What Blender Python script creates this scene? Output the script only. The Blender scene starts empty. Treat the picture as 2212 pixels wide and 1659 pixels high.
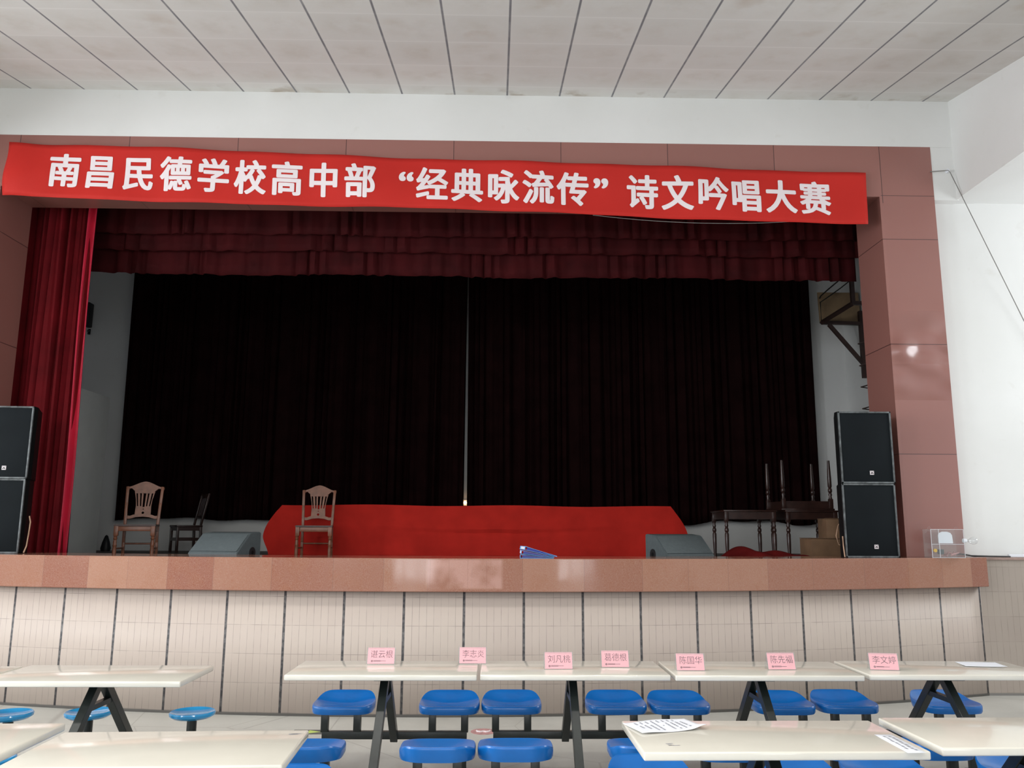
import bpy, bmesh, math, random
from mathutils import Vector, Matrix
random.seed(7)
S = bpy.context.scene
COL = S.collection
pi = math.pi

# ------------------------------------------------------------------ camera
cd = bpy.data.cameras.new('camera'); cam = bpy.data.objects.new('camera', cd); COL.objects.link(cam)
fw = Vector((0.0180, 0.9848, 0.1726)).normalized()
rt = Vector((0.9998, -0.0192, 0.0051)); rt = (rt - fw * rt.dot(fw)).normalized(); up = rt.cross(fw)
cam.matrix_world = Matrix(((rt.x, up.x, -fw.x, 0), (rt.y, up.y, -fw.y, 0), (rt.z, up.z, -fw.z, 1.6539), (0, 0, 0, 1)))
cd.sensor_width = 36; cd.lens = 29.098; cd.clip_start = .05; cd.clip_end = 100
S.camera = cam
# ------------------------------------------------------------------ view + world + light through the windows, added ceiling fill
S.view_settings.view_transform = 'Standard'; S.view_settings.look = 'None'
S.view_settings.gamma = 1.0; S.view_settings.exposure = -0.12
S.view_settings.use_curve_mapping = False
S.cycles.transparent_max_bounces = 32
W = bpy.data.worlds.new('world'); S.world = W; W.use_nodes = True
W.node_tree.nodes['Background'].inputs[0].default_value = (.75, .85, 1, 1)
W.node_tree.nodes['Background'].inputs[1].default_value = .6
LIGHT = 1.0

def daylight_or_fill(loc, rot, sx, sy, power, color=(.93, .97, 1)):
    l = bpy.data.lights.new('daylight_or_fill', 'AREA'); l.shape = 'RECTANGLE'; l.size = sx; l.size_y = sy
    l.energy = power * LIGHT; l.color = color
    o = bpy.data.objects.new('daylight_or_fill', l); COL.objects.link(o)
    o.location = loc; o.rotation_euler = rot; return o
# windows: (side, centre along the wall, width, z bottom, z top, power)
XR, XL, YB = 8.6, -9.8, -8.0
WINS = [('r', 7.4, 1.8, 2.5, 4.6, 150), ('r', 2.6, 2.2, 1.25, 4.6, 30), ('r', -2.4, 2.2, 1.25, 4.6, 45),
        ('l', 6.0, 2.2, 1.25, 4.6, 200), ('l', 2.6, 2.2, 1.25, 4.6, 720), ('l', -2.4, 2.2, 1.25, 4.6, 560),
        ('b', -6.2, 2.4, 1.1, 4.6, 190), ('b', -2.6, 2.0, .05, 4.2, 190), ('b', 1.2, 2.4, 1.1, 4.6, 190), ('b', 5.0, 2.0, .05, 4.2, 160)]
for k, (sd, c, w, z0, z1, pw) in enumerate(WINS):          # sky light: it comes through each window slanting downward
    zc, h = (z0 + z1) / 2, z1 - z0; tl = .0 if k == 0 else .28
    out = .06 + h / 2 * math.sin(tl)
    if sd == 'r': daylight_or_fill((XR + out, c, zc), (pi / 2 - tl, 0, pi / 2), w - .1, h - .1, pw)
    if sd == 'l': daylight_or_fill((XL - out, c, zc), (pi / 2 - tl, 0, -pi / 2), w - .1, h - .1, pw)
    if sd == 'b': daylight_or_fill((c, YB - out, zc), (pi / 2 - tl, 0, 0), w - .1, h - .1, pw)

# unseen overhead lights, added to brighten the tables and floor
FILL_LIGHTS = [(x, y, 5.30 if y < 2.4 else 5.36 + (y - 2.45) * .1893 - .05) for y in (-2.0, 1.2, 4.4) for x in (-4.6, -1.4, 1.8)]
for x, y, z in FILL_LIGHTS: daylight_or_fill((x, y, z - .10), (0, 0, 0), 1.2, .24, 42, (1, .97, .92))

# ------------------------------------------------------------------ node helpers
class NT:
    def __init__(s, name):
        s.m = bpy.data.materials.new(name); s.m.use_nodes = True; s.t = s.m.node_tree
        s.b = s.t.nodes['Principled BSDF']; s.o = s.t.nodes['Material Output']
    def n(s, typ, **kw):
        k = s.t.nodes.new(typ)
        for a, v in kw.items(): setattr(k, a, v)
        return k
    def link(s, a, b): s.t.links.new(a, b)
    def put(s, sock, v):
        if hasattr(v, 'is_output'): s.link(v, sock)
        elif v is not None: sock.default_value = v
    def math(s, op, a, b=None, c=None, clamp=False):
        k = s.n('ShaderNodeMath', operation=op, use_clamp=clamp)
        s.put(k.inputs[0], a)
        if b is not None: s.put(k.inputs[1], b)
        if c is not None: s.put(k.inputs[2], c)
        return k.outputs[0]
    def fr(s, v, p, off=0.0):            # position inside a period, 0..p
        return s.math('MULTIPLY', s.math('FRACT', s.math('DIVIDE', s.math('SUBTRACT', v, off), p)), p)
    def idx(s, v, p, off=0.0): return s.math('FLOOR', s.math('DIVIDE', s.math('SUBTRACT', v, off), p))
    def line(s, v, p, off, w, soft=.002):  # 1 on the lines, 0 elsewhere
        f = s.fr(v, p, off); d = s.math('MINIMUM', f, s.math('SUBTRACT', p, f))
        return s.below(d, w / 2, soft)
    def below(s, d, lim, soft=.002):
        k = s.n('ShaderNodeMapRange'); s.put(k.inputs[0], d)
        k.inputs[1].default_value = lim - soft / 2; k.inputs[2].default_value = lim + soft / 2
        k.inputs[3].default_value = 1; k.inputs[4].default_value = 0; return k.outputs[0]
    def mix(s, f, a, b):
        k = s.n('ShaderNodeMix', data_type='RGBA'); s.put(k.inputs[0], f)
        s.put(k.inputs[6], a if hasattr(a, 'is_output') else (*a[:3], 1)); s.put(k.inputs[7], b if hasattr(b, 'is_output') else (*b[:3], 1)); return k.outputs[2]
    def noise(s, vec=None, scale=5, detail=3, rough=.5):
        k = s.n('ShaderNodeTexNoise'); k.inputs['Scale'].default_value = scale; k.inputs['Detail'].default_value = detail
        k.inputs['Roughness'].default_value = rough
        if vec is not None: s.link(vec, k.inputs['Vector'])
        return k.outputs[0]
    def white(s, a, b=0.0):
        c = s.n('ShaderNodeCombineXYZ'); s.put(c.inputs[0], a); s.put(c.inputs[1], b)
        k = s.n('ShaderNodeTexWhiteNoise', noise_dimensions='2D'); s.link(c.outputs[0], k.inputs['Vector']); return k.outputs[0]
    def ramp(s, v, lo, hi, a=0.0, b=1.0):
        k = s.n('ShaderNodeMapRange'); s.put(k.inputs[0], v)
        for i, x in enumerate((lo, hi, a, b)): k.inputs[i + 1].default_value = x
        return k.outputs[0]
    def obj(s): return s.n('ShaderNodeTexCoord').outputs['Object']
    def uv(s):
        k = s.n('ShaderNodeSeparateXYZ'); s.link(s.n('ShaderNodeTexCoord').outputs['UV'], k.inputs[0]); return k.outputs[0], k.outputs[1]
    def pos(s):
        k = s.n('ShaderNodeSeparateXYZ'); g = s.n('ShaderNodeNewGeometry'); s.link(g.outputs['Position'], k.inputs[0]); return k.outputs[0], k.outputs[1], k.outputs[2]
    def bump(s, h, strength=.2, dist=.01):
        k = s.n('ShaderNodeBump'); k.inputs['Strength'].default_value = strength; k.inputs['Distance'].default_value = dist
        s.link(h, k.inputs['Height']); s.link(k.outputs[0], s.b.inputs['Normal'])
    def set(s, color=None, rough=None, metal=None, spec=None, coat=None):
        if color is not None: s.put(s.b.inputs['Base Color'], color if hasattr(color, 'is_output') else (*color[:3], 1))
        if rough is not None: s.put(s.b.inputs['Roughness'], rough)
        if metal is not None: s.b.inputs['Metallic'].default_value = metal
        if spec is not None: s.b.inputs['Specular IOR Level'].default_value = spec
        if coat is not None: s.b.inputs['Coat Weight'].default_value = coat; s.b.inputs['Coat Roughness'].default_value = .08
        return s.m

def plain(name, col, rough=.5, var=.12, scale=6, metal=0, spec=.5, bump=0, bscale=80, coat=None):
    t = NT(name); o = t.obj()
    n = t.noise(o, scale, 4)
    c = t.mix(t.ramp(n, .3, .7), [x * (1 - var) for x in col], [min(1, x * (1 + var)) for x in col])
    if bump: t.bump(t.noise(o, bscale, 2), bump, .004)
    return t.set(c, rough, metal, spec, coat)

# ---- setting materials
def m_ceiling():
    t = NT('ceiling_panels'); u, v = t.uv()
    fx = t.fr(u, .6, -4.112); fy = t.fr(v, .6, .345)
    ln = t.line(u, .6, -4.112, .020, .006); cr = t.line(v, .6, .345, .016, .012)
    o = t.obj(); cell = t.white(t.idx(u, .6, -4.112), t.idx(v, .6, .345))
    base = t.mix(cell, (.72, .71, .685), (.77, .76, .735))
    dx = t.math('ABSOLUTE', t.math('SUBTRACT', fx, .3)); dy = t.math('ABSOLUTE', t.math('SUBTRACT', fy, .3))
    inn = t.math('MULTIPLY', t.ramp(dx, .3, .12), t.ramp(dy, .3, .1))
    blot = t.math('MULTIPLY', inn, t.ramp(t.noise(o, 3.2, 4, .6), .38, .68))
    base = t.mix(t.math('MULTIPLY', blot, .45), base, (.60, .56, .50))
    br = t.math('MULTIPLY', inn, t.ramp(t.noise(o, 2.1, 3), .6, .75))
    base = t.mix(t.math('MULTIPLY', br, .4), base, (.52, .42, .33))
    edge = t.math('MULTIPLY', t.ramp(v, .34, .1), t.ramp(t.noise(o, 2.6, 4), .57, .66))
    base = t.mix(t.math('MULTIPLY', edge, .6), base, (.36, .28, .2))
    base = t.mix(t.math('MULTIPLY', cr, .55), base, (.86, .85, .83))
    base = t.mix(t.math('MULTIPLY', ln, t.ramp(t.noise(o, 6, 2), .2, .6, .75, 1)), base, (.22, .22, .235))
    return t.set(base, .75, 0, .2)
def m_tiles(strips=True):
    t = NT('glazed_strip_tiles'); u, v = t.uv(); o = t.obj()
    P, off = .5455, .327
    f = t.math('SUBTRACT', t.fr(u, P, off - .011), .022); tw = (P - .022) / 8
    st = t.below(f, 0, .002)
    tj = t.line(f, tw, 0, .0035, .002); rj = t.line(v, .252, .027, .004, .002)
    ti = t.white(t.math('ADD', t.math('MULTIPLY', t.idx(u, P, off - .011), 9), t.idx(f, tw)), t.idx(v, .252, .027))
    pv = t.white(t.math('ADD', t.idx(u, P, off - .011), 40.0), t.idx(v, .252, .027))
    c = t.mix(t.math('MULTIPLY', t.math('ADD', t.math('MULTIPLY', ti, .45), pv), .69), (.50, .418, .372), (.54, .46, .405))
    c = t.mix(t.ramp(t.noise(o, 1.6, 4), .55, .8, 0, .35), c, (.47, .40, .35))
    jm = t.math('MULTIPLY', t.math('MAXIMUM', tj, rj), t.ramp(t.noise(o, 7, 2), .35, .65, .25, 1))
    c = t.mix(t.math('MULTIPLY', jm, .75), c, (.20, .17, .155))
    if strips: c = t.mix(st, c, t.mix(t.ramp(t.noise(o, 30, 3), .4, .7), (.06, .058, .062), (.16, .15, .15)))
    if not strips: c = t.mix(.45, c, (.16, .14, .115))
    c = t.mix(t.below(v, .024, .006), c, (.2, .19, .18))
    return t.set(c, .45, 0, .25)
def m_lip():
    t = NT('polished_granite'); u, v = t.uv(); o = t.obj()
    w = .47
    uu = t.math('ADD', u, t.math('MULTIPLY', t.math('SINE', t.math('MULTIPLY', u, 2.3)), .09))
    pn = t.white(t.idx(uu, w), 3.0)
    c = t.mix(pn, (.24, .082, .054), (.36, .18, .12))
    c = t.mix(t.ramp(t.noise(o, 3.5, 5, .65), .5, .75, 0, .55), c, (.29, .115, .06))
    c = t.mix(t.ramp(t.noise(o, 160, 2), .4, .7, 0, .3), c, (.48, .34, .28))
    c = t.mix(t.math('MULTIPLY', t.line(uu, w, 0, .004, .003), .6), c, (.2, .11, .09))
    # pale pink reflection painted into the colour, with thin lines and small chips
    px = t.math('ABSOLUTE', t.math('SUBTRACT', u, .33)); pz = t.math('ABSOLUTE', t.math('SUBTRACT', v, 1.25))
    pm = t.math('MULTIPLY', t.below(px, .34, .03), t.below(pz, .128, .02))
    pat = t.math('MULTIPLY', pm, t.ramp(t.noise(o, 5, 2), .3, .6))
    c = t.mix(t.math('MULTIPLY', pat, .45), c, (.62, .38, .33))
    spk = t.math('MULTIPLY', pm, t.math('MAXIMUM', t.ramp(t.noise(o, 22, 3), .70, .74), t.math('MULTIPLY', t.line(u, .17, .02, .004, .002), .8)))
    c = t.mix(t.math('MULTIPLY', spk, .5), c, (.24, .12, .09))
    t.bump(t.math('ADD', t.math('MULTIPLY', pn, .6), t.noise(o, 2.2, 1)), .06, .03)
    return t.set(c, t.ramp(t.noise(o, 4, 3), .3, .7, .05, .12), 0, .4)
def m_clad():
    t = NT('brown_cladding'); X, Y, Z = t.pos(); o = t.obj(); g = t.n('ShaderNodeNewGeometry')
    jz = t.line(Z, 1.204, 1.262, .007, .003)
    jz = t.math('MULTIPLY', jz, t.math('LESS_THAN', Z, 5.0))
    top = t.math('GREATER_THAN', Z, 5.3); jx = t.math('MULTIPLY', t.line(X, 1.2125, -4.149, .007, .003), top)
    jz2 = t.math('MULTIPLY', t.below(t.math('ABSOLUTE', t.math('SUBTRACT', Z, 5.39)), .003, .003), t.math('GREATER_THAN', t.math('ABSOLUTE', t.math('ADD', X, .61)), 4.93))
    cell = t.white(t.idx(Z, 1.204, 1.262), t.idx(X, 1.2125, -4.149))
    c = t.mix(cell, (.27, .112, .094), (.30, .128, .108))
    c = t.mix(t.ramp(t.noise(o, 1.2, 2), .3, .7, 0, .35), c, (.31, .145, .122))
    c = t.mix(t.math('MAXIMUM', jz, t.math('MAXIMUM', jx, jz2)), c, (.06, .025, .025))
    # shallow dents just under the joint near z 3.67
    dz = t.math('ABSOLUTE', t.math('SUBTRACT', Z, 3.55)); dm = t.math('MULTIPLY', t.ramp(dz, .5, .1), t.math('MULTIPLY', t.math('GREATER_THAN', X, 0), t.math('LESS_THAN', Y, 8.775)))
    t.bump(t.math('MULTIPLY', dm, t.noise(o, 3.0, 0)), .9, .25)
    return t.set(c, .28, 0, .8)
def m_paint():
    t = NT('white_plaster'); o = t.obj()
    c = t.mix(t.ramp(t.noise(o, .9, 4), .3, .7), (.71, .71, .695), (.76, .76, .75))
    c = t.mix(t.ramp(t.noise(o, 5, 5), .66, .8, 0, .35), c, (.6, .58, .54))
    return t.set(c, .8, 0, .2)
def m_floor():
    t = NT('worn_concrete'); o = t.obj()
    c = t.mix(t.ramp(t.noise(o, 1.5, 6, .6), .3, .7), (.47, .46, .425), (.57, .56, .52))
    c = t.mix(t.ramp(t.noise(o, 60, 2), .55, .8, 0, .3), c, (.42, .41, .385))
    k = t.n('ShaderNodeTexVoronoi', feature='DISTANCE_TO_EDGE'); k.inputs['Scale'].default_value = .8; t.link(o, k.inputs['Vector'])
    c = t.mix(t.math('MULTIPLY', t.below(k.outputs[0], .003, .004), .5), c, (.3, .28, .26))
    return t.set(c, .45, 0, .4)
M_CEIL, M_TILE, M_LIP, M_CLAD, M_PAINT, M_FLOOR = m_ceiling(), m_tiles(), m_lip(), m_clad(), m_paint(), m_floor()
M_TILE_P = m_tiles(False)
M_STAGE = plain('stage_boards', (.10, .085, .07), .55, .25, 4)
M_STONE = plain('ledge_stone', (.33, .23, .2), .25, .15, 20)
M_STEEL = plain('black_green_paint', (.010, .014, .013), .35, .3, 12, 0, .5, .1, 40)
M_TOP = plain('cream_laminate', (.71, .675, .595), .10, .04, 3, 0, .5)
M_BLUE = plain('blue_moulded_plastic', (.004, .125, .44), .25, .10, 5, 0, .5, .05, 200)
M_LBLUE = plain('light_blue_plastic', (.03, .29, .60), .12, .12, 6, 0, .6)
M_BANNER = plain('red_banner_cloth', (.52, .026, .020), .6, .05, 2, 0, .15)
M_WHITE = plain('white_print', (.82, .74, .76), .6, .02, 4, 0, .3)
M_VELVET = plain('crimson_velvet', (.14, .005, .009), .75, .25, 3, 0, .15)
M_VAL = plain('maroon_valance', (.040, .003, .004), .8, .3, 3, 0, .12)
M_DARK = plain('dark_maroon_velvet', (.011, .0036, .0036), .9, .3, 3, 0, .03)
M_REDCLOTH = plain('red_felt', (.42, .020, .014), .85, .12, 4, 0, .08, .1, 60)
M_HEAP = plain('shaded_red_cloth', (.10, .007, .007), .85, .2, 4, 0, .08, .1, 60)  # red felt darkened so the dimmer light on the heap is in its colour
M_LIT_EDGE = plain('lit_crimson_edge', (.52, .018, .05), .5, .08, 4, 0, .3)  # brighter curtain red; the light catching the fold is put into the colour
M_CAB = plain('black_textured_paint', (.005, .006, .0065), .6, .2, 30, 0, .15, .2, 150)
M_GRILLE = plain('black_grille_cloth', (.006, .0085, .0105), .7, .15, 3, 0, .12)
M_EDGE = plain('worn_grey_edge', (.09, .10, .105), .5, .6, 18)
M_GREY = plain('grey_speaker_paint', (.085, .102, .108), .55, .08, 30, 0, .3, .2, 220)
M_HOLE = plain('black_recess', (.008, .009, .011), .5, .1)
M_CHROME = plain('pale_metal', (.6, .6, .6), .35, .05, 5, .8)
M_WOOD = plain('light_brown_varnish', (.20, .075, .040), .35, .2, 14)
M_SEATW = plain('dark_seat_pad', (.07, .035, .03), .45, .2, 14)
M_DWOOD = plain('dark_walnut_varnish', (.030, .012, .009), .3, .3, 14)
M_BOARD = plain('grey_white_board', (.86, .89, .87), .7, .03, 3)
M_PLY = plain('plywood', (.30, .20, .11), .7, .2, 5)
M_RUST = plain('brown_steel', (.045, .022, .018), .55, .3, 9)
M_CARD = plain('brown_cardboard', (.17, .095, .05), .8, .2, 5)
M_PINK = plain('pink_card', (.95, .47, .52), .7, .02, 5, 0, .2)
M_INK = plain('maroon_ink', (.07, .015, .03), .7, .05)
M_PAPER = plain('white_paper', (.80, .82, .88), .7, .02, 5, 0, .2)
M_PRINT = plain('grey_print', (.30, .30, .34), .7, .05)
M_FBLUE = plain('blue_plastic_folder', (.15, .42, .84), .35, .1, 6)
M_FNAVY = plain('navy_plastic', (.004, .02, .26), .3, .1, 6)
M_YEL = plain('yellow_plastic', (.75, .45, .03), .4, .05)
M_LIME = plain('lime_print', (.55, .68, .16), .5, .1)
M_DGREY = plain('dark_grey_vinyl', (.10, .10, .095), .5, .2)
M_RING = plain('faded_red_print', (.50, .26, .26), .6, .3, 20)
M_CABLE = plain('pale_brown_cable', (.42, .26, .17), .5, .1)
M_BCABLE = plain('black_cable', (.02, .02, .02), .5, .1)
M_WIRE = plain('grey_wire', (.22, .21, .2), .5, .1)
M_GREEN = plain('leaf_green', (.22, .32, .05), .6, .2)
def m_acrylic(name='clear_acrylic', gl=.05, df=.025):
    t = NT(name); t.t.nodes.remove(t.b)
    a = t.n('ShaderNodeBsdfTransparent'); a.inputs[0].default_value = (.97, .98, .98, 1)
    g = t.n('ShaderNodeBsdfGlossy'); g.inputs['Roughness'].default_value = .05
    d = t.n('ShaderNodeBsdfDiffuse'); d.inputs[0].default_value = (.8, .8, .82, 1)
    m1 = t.n('ShaderNodeMixShader'); m1.inputs[0].default_value = gl; t.link(a.outputs[0], m1.inputs[1]); t.link(g.outputs[0], m1.inputs[2])
    m2 = t.n('ShaderNodeMixShader'); m2.inputs[0].default_value = df; t.link(m1.outputs[0], m2.inputs[1]); t.link(d.outputs[0], m2.inputs[2])
    t.link(m2.outputs[0], t.o.inputs[0]); return t.m
M_ACR = m_acrylic(); M_GLASS = m_acrylic('bulb_glass', .12, .18)
def m_glow():
    t = NT('glowing_bulb'); t.b.inputs['Emission Color'].default_value = (1, .55, .25, 1); t.b.inputs['Emission Strength'].default_value = 8
    return t.set((.9, .7, .5), .3)
M_GLOW = m_glow()

# ------------------------------------------------------------------ mesh helpers
def rot_to(d):
    return Vector((0, 0, 1)).rotation_difference(Vector(d).normalized()).to_matrix().to_4x4()
class B:
    def __init__(s): s.b = bmesh.new()
    def box(s, c, d, rot=None, bev=0, seg=2):
        r = bmesh.ops.create_cube(s.b, size=1); vs = r['verts']
        M = Matrix.Translation(c) @ (rot.to_4x4() if rot is not None else Matrix()) @ Matrix.Diagonal((*d, 1))
        bmesh.ops.transform(s.b, matrix=M, verts=vs)
        if bev:
            es = list({e for v in vs for e in v.link_edges})
            bmesh.ops.bevel(s.b, geom=es, offset=bev, segments=seg, affect='EDGES', profile=.5)
        return s
    def bar(s, a, b, w, h, bev=0, upv=(0, 0, 1)):        # rectangular bar between two points
        a, b = Vector(a), Vector(b); z = (b - a); L = z.length; z.normalize()
        x = Vector(upv).cross(z)
        if x.length < 1e-4: x = Vector((1, 0, 0))
        x.normalize(); y = z.cross(x)
        R = Matrix((x, y, z)).transposed()
        return s.box((a + b) / 2, (w, h, L), R, bev)
    def tube(s, a, b, r, r2=None, seg=12):
        a, b = Vector(a), Vector(b); d = b - a
        M = Matrix.Translation((a + b) / 2) @ rot_to(d)
        bmesh.ops.create_cone(s.b, cap_ends=True, segments=seg, radius1=r, radius2=r if r2 is None else r2, depth=d.length, matrix=M)
        return s
    def lathe(s, prof, M=None, seg=20):                   # prof: [(r, z)]
        M = M or Matrix(); rings = []
        for r, z in prof:
            if r < 1e-5: rings.append([s.b.verts.new(M @ Vector((0, 0, z)))])
            else: rings.append([s.b.verts.new(M @ Vector((r * math.cos(2 * pi * k / seg), r * math.sin(2 * pi * k / seg), z))) for k in range(seg)])
        for p, q in zip(rings, rings[1:]):
            for k in range(seg):
                a, b2 = p[k % len(p)], p[(k + 1) % len(p)]; c, d = q[(k + 1) % len(q)], q[k % len(q)]
                f = [x for i, x in enumerate((a, b2, c, d)) if x not in (a, b2, c, d)[:i]]
                if len(f) > 2: s.b.faces.new(f)
        for ring, fl in ((rings[0], True), (rings[-1], False)):
            if len(ring) > 2: s.b.faces.new(ring[::-1] if fl else ring)
        return s
    def path(s, pts, r, seg=8):                           # round cable through points
        P = [Vector(p) for p in pts]; rings = []
        for i, p in enumerate(P):
            d = (P[min(i + 1, len(P) - 1)] - P[max(i - 1, 0)]).normalized()
            R = rot_to(d)
            rings.append([s.b.verts.new(p + R @ Vector((r * math.cos(2 * pi * k / seg), r * math.sin(2 * pi * k / seg), 0))) for k in range(seg)])
        for p, q in zip(rings, rings[1:]):
            for k in range(seg): s.b.faces.new((p[k], p[(k + 1) % seg], q[(k + 1) % seg], q[k]))
        s.b.faces.new(rings[0][::-1]); s.b.faces.new(rings[-1]); return s
    def prism(s, outer, holes, th, M=None):               # flat outline with holes in local XZ, thickness along Y
        M = M or Matrix(); es = []
        for loop in [outer] + list(holes):
            vs = [s.b.verts.new((x, 0, z)) for x, z in loop]
            es += [s.b.edges.new((vs[i], vs[(i + 1) % len(vs)])) for i in range(len(vs))]
        r = bmesh.ops.triangle_fill(s.b, use_beauty=True, use_dissolve=False, edges=es)
        fs = [g for g in r['geom'] if isinstance(g, bmesh.types.BMFace)]
        ex = bmesh.ops.extrude_face_region(s.b, geom=fs)
        nv = [g for g in ex['geom'] if isinstance(g, bmesh.types.BMVert)]
        bmesh.ops.translate(s.b, verts=nv, vec=(0, th, 0))
        allv = list({v for f in fs for v in f.verts} | set(nv))
        bmesh.ops.transform(s.b, matrix=M, verts=allv); return s
    def grid(s, nu, nv, fn, uvfn=None):
        vs = [[s.b.verts.new(fn(i / nu, j / nv)) for j in range(nv + 1)] for i in range(nu + 1)]
        lay = s.b.loops.layers.uv.verify() if uvfn else None
        for i in range(nu):
            for j in range(nv):
                f = s.b.faces.new((vs[i][j], vs[i + 1][j], vs[i + 1][j + 1], vs[i][j + 1]))
                if lay:
                    for lp, (a, c) in zip(f.loops, ((i, j), (i + 1, j), (i + 1, j + 1), (i, j + 1))): lp[lay].uv = uvfn(a / nu, c / nv)
        return vs
    def build(s, name, mat, parent=None, smooth=True, loc=None, fixn=True):
        if fixn: bmesh.ops.recalc_face_normals(s.b, faces=s.b.faces)
        me = bpy.data.meshes.new(name); s.b.to_mesh(me); s.b.free()
        me.materials.append(mat)
        if smooth and len(me.polygons):
            me.polygons.foreach_set('use_smooth', [True] * len(me.polygons)); me.set_sharp_from_angle(angle=math.radians(35))
        o = bpy.data.objects.new(name, me); COL.objects.link(o)
        if parent: o.parent = parent
        if loc: o.location = loc
        return o
def tag(o, label, cat, group=None):
    o['label'] = label; o['category'] = cat
    if group: o['group'] = group
    return o
def thing(name, label, cat, loc, rz=0, group=None):
    o = bpy.data.objects.new(name, None); COL.objects.link(o); o.empty_display_size = .1
    o.location = loc; o.rotation_euler = (0, 0, rz); return tag(o, label, cat, group)
def struct(o): o['kind'] = 'structure'; return o
def kids(o): return [c for c in bpy.data.objects if c.parent == o]
def dup(root, loc, rz, label):
    r = root.copy(); COL.objects.link(r); r.location = loc; r.rotation_euler = (0, 0, rz); r['label'] = label
    for ch in kids(root):
        if ch == r: continue
        c = ch.copy(); COL.objects.link(c); c.parent = r
        for g in kids(ch):
            d = g.copy(); COL.objects.link(d); d.parent = c
    return r
def solid(o, t, off=0):
    m = o.modifiers.new('thickness', 'SOLIDIFY'); m.thickness = t; m.offset = off; return o
def smoothstep(a, b, x):
    t = min(1, max(0, (x - a) / (b - a))); return t * t * (3 - 2 * t)

def text_bm(chars, bold=0.0):
    """glyph outlines of the built-in font; returns list of (verts, faces) with em = 1"""
    res = []
    for ch in chars:
        c = bpy.data.curves.new('glyph', 'FONT'); c.body = ch; c.offset = bold; c.resolution_u = 5
        o = bpy.data.objects.new('glyph', c); COL.objects.link(o)
        dg = bpy.context.evaluated_depsgraph_get(); dg.update()
        me = bpy.data.meshes.new_from_object(o.evaluated_get(dg))
        me.calc_loop_triangles()
        res.append(([v.co.copy() for v in me.vertices], [tuple(p.vertices) for p in me.loop_triangles]))
        bpy.data.objects.remove(o); bpy.data.curves.remove(c); bpy.data.meshes.remove(me)
    return res

# ------------------------------------------------------------------ the room
AC, AR = Vector((-.611, 24.044)), 16.27                   # stage front is an arc
def arc(th, R, z): return Vector((AC.x + R * math.sin(th), AC.y - R * math.cos(th), z))
TH = .3565
b = B(); b.box((-.6, .9, -.1), (19.2, 18.2, .2)); struct(b.build('floor', M_FLOOR))
K = .1893; YP = 8.772; HC = 6.556; XC0, XC1 = -6.66, 5.44
def ceil_z(y): return max(5.36, HC - (YP - y) * K)
b = B(); Y0 = YP - (HC - 5.36) / K
lay = b.b.loops.layers.uv.verify()
def quad(pts, uvs):
    f = b.b.faces.new([b.b.verts.new(p) for p in pts])
    for l, uvv in zip(f.loops, uvs): l[lay].uv = uvv
sl = math.sqrt(1 + K * K); L1 = (YP - Y0) * sl; L2 = L1 + (Y0 - YB)
quad([(XC0, YP + .05, ceil_z(YP)), (XC1, YP + .05, ceil_z(YP)), (XC1, Y0, 5.36), (XC0, Y0, 5.36)], [(XC0, 0), (XC1, 0), (XC1, L1), (XC0, L1)])
quad([(XC0, Y0, 5.36), (XC1, Y0, 5.36), (XC1, YB, 5.36), (XC0, YB, 5.36)], [(XC0, L1), (XC1, L1), (XC1, L2), (XC0, L2)])
o = b.build('ceiling', M_CEIL, smooth=False, fixn=False); struct(solid(o, .05, 1 if o.data.polygons[0].normal.z < 0 else -1))
o.modifiers[0].offset = -1 if o.data.polygons[0].normal.z < 0 else 1
for side, xa, xb in (('right', 5.44, XR + .2), ('left', XL - .2, -6.66)):
    b = B(); b.box(((xa + xb) / 2, (YB + 9.0) / 2, 5.41), (xb - xa, 9.0 - YB, .1)); struct(b.build('ceiling_aisle_' + side, M_PAINT, smooth=False))
for nm, xa, xb in (('trim_1', 5.185, 5.44), ('trim_2', -6.66, -6.405)):   # bulkheads under the sloping ceiling
    b = B(); vs = []
    for x in (xa, xb):
        vs.append([b.b.verts.new((x, y, z)) for y, z in ((9.2, 5.355), (9.2, HC + .01), (YP, HC + .005), (Y0 + .2, 5.40), (Y0 + .2, 5.355))])
    b.b.faces.new(vs[0]); b.b.faces.new(vs[1][::-1])
    for k in range(5): b.b.faces.new((vs[0][k], vs[1][k], vs[1][(k + 1) % 5], vs[0][(k + 1) % 5]))
    struct(b.build(nm, M_PAINT, smooth=False))
# fascia above the stage opening, then the walls either side
b = B(); b.box((-.61, 9.085, 6.79), (11.65, .63, 1.615))
for sx in (1, -1): b.box((-.61 + sx * 5.6825, 9.085, 5.665), (.285, .62, .64))
struct(b.build('wall_front', M_PAINT, smooth=False))
for side, xa, xb in (('right', 4.93, XR + .2), ('left', XL - .2, -6.15)):
    b = B(); b.box(((xa + xb) / 2, 9.14, 3.375), (xb - xa, .5, 3.97)); struct(b.build('wall_front_' + side, M_PAINT, smooth=False))
xr0 = AC.x + AR * math.sin(TH); yr0 = AC.y - AR * math.cos(TH)
for side, sx in (('right', 1), ('left', -1)):
    b = B(); xe = (XR + .2) if sx > 0 else (XL - .2); xs = AC.x + sx * (xr0 - AC.x)
    u0 = AR * TH
    b.grid(1, 1, lambda u, v: (xs + (xe - xs) * u, yr0, 1.36 * v), lambda u, v: (sx * (u0 + abs(xe - xs) * u), 1.36 * v))
    o = struct(b.build('wall_dado_' + side, M_TILE_P, smooth=False)); solid(o, .1, 0); o.location.y = .05
    b = B(); b.box(((xs + xe) / 2 + sx * .02, yr0 + .085, 1.373), (abs(xe - xs) - .03, .21, .028), None, .004); struct(b.build('trim_ledge_' + side, M_STONE))
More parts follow.
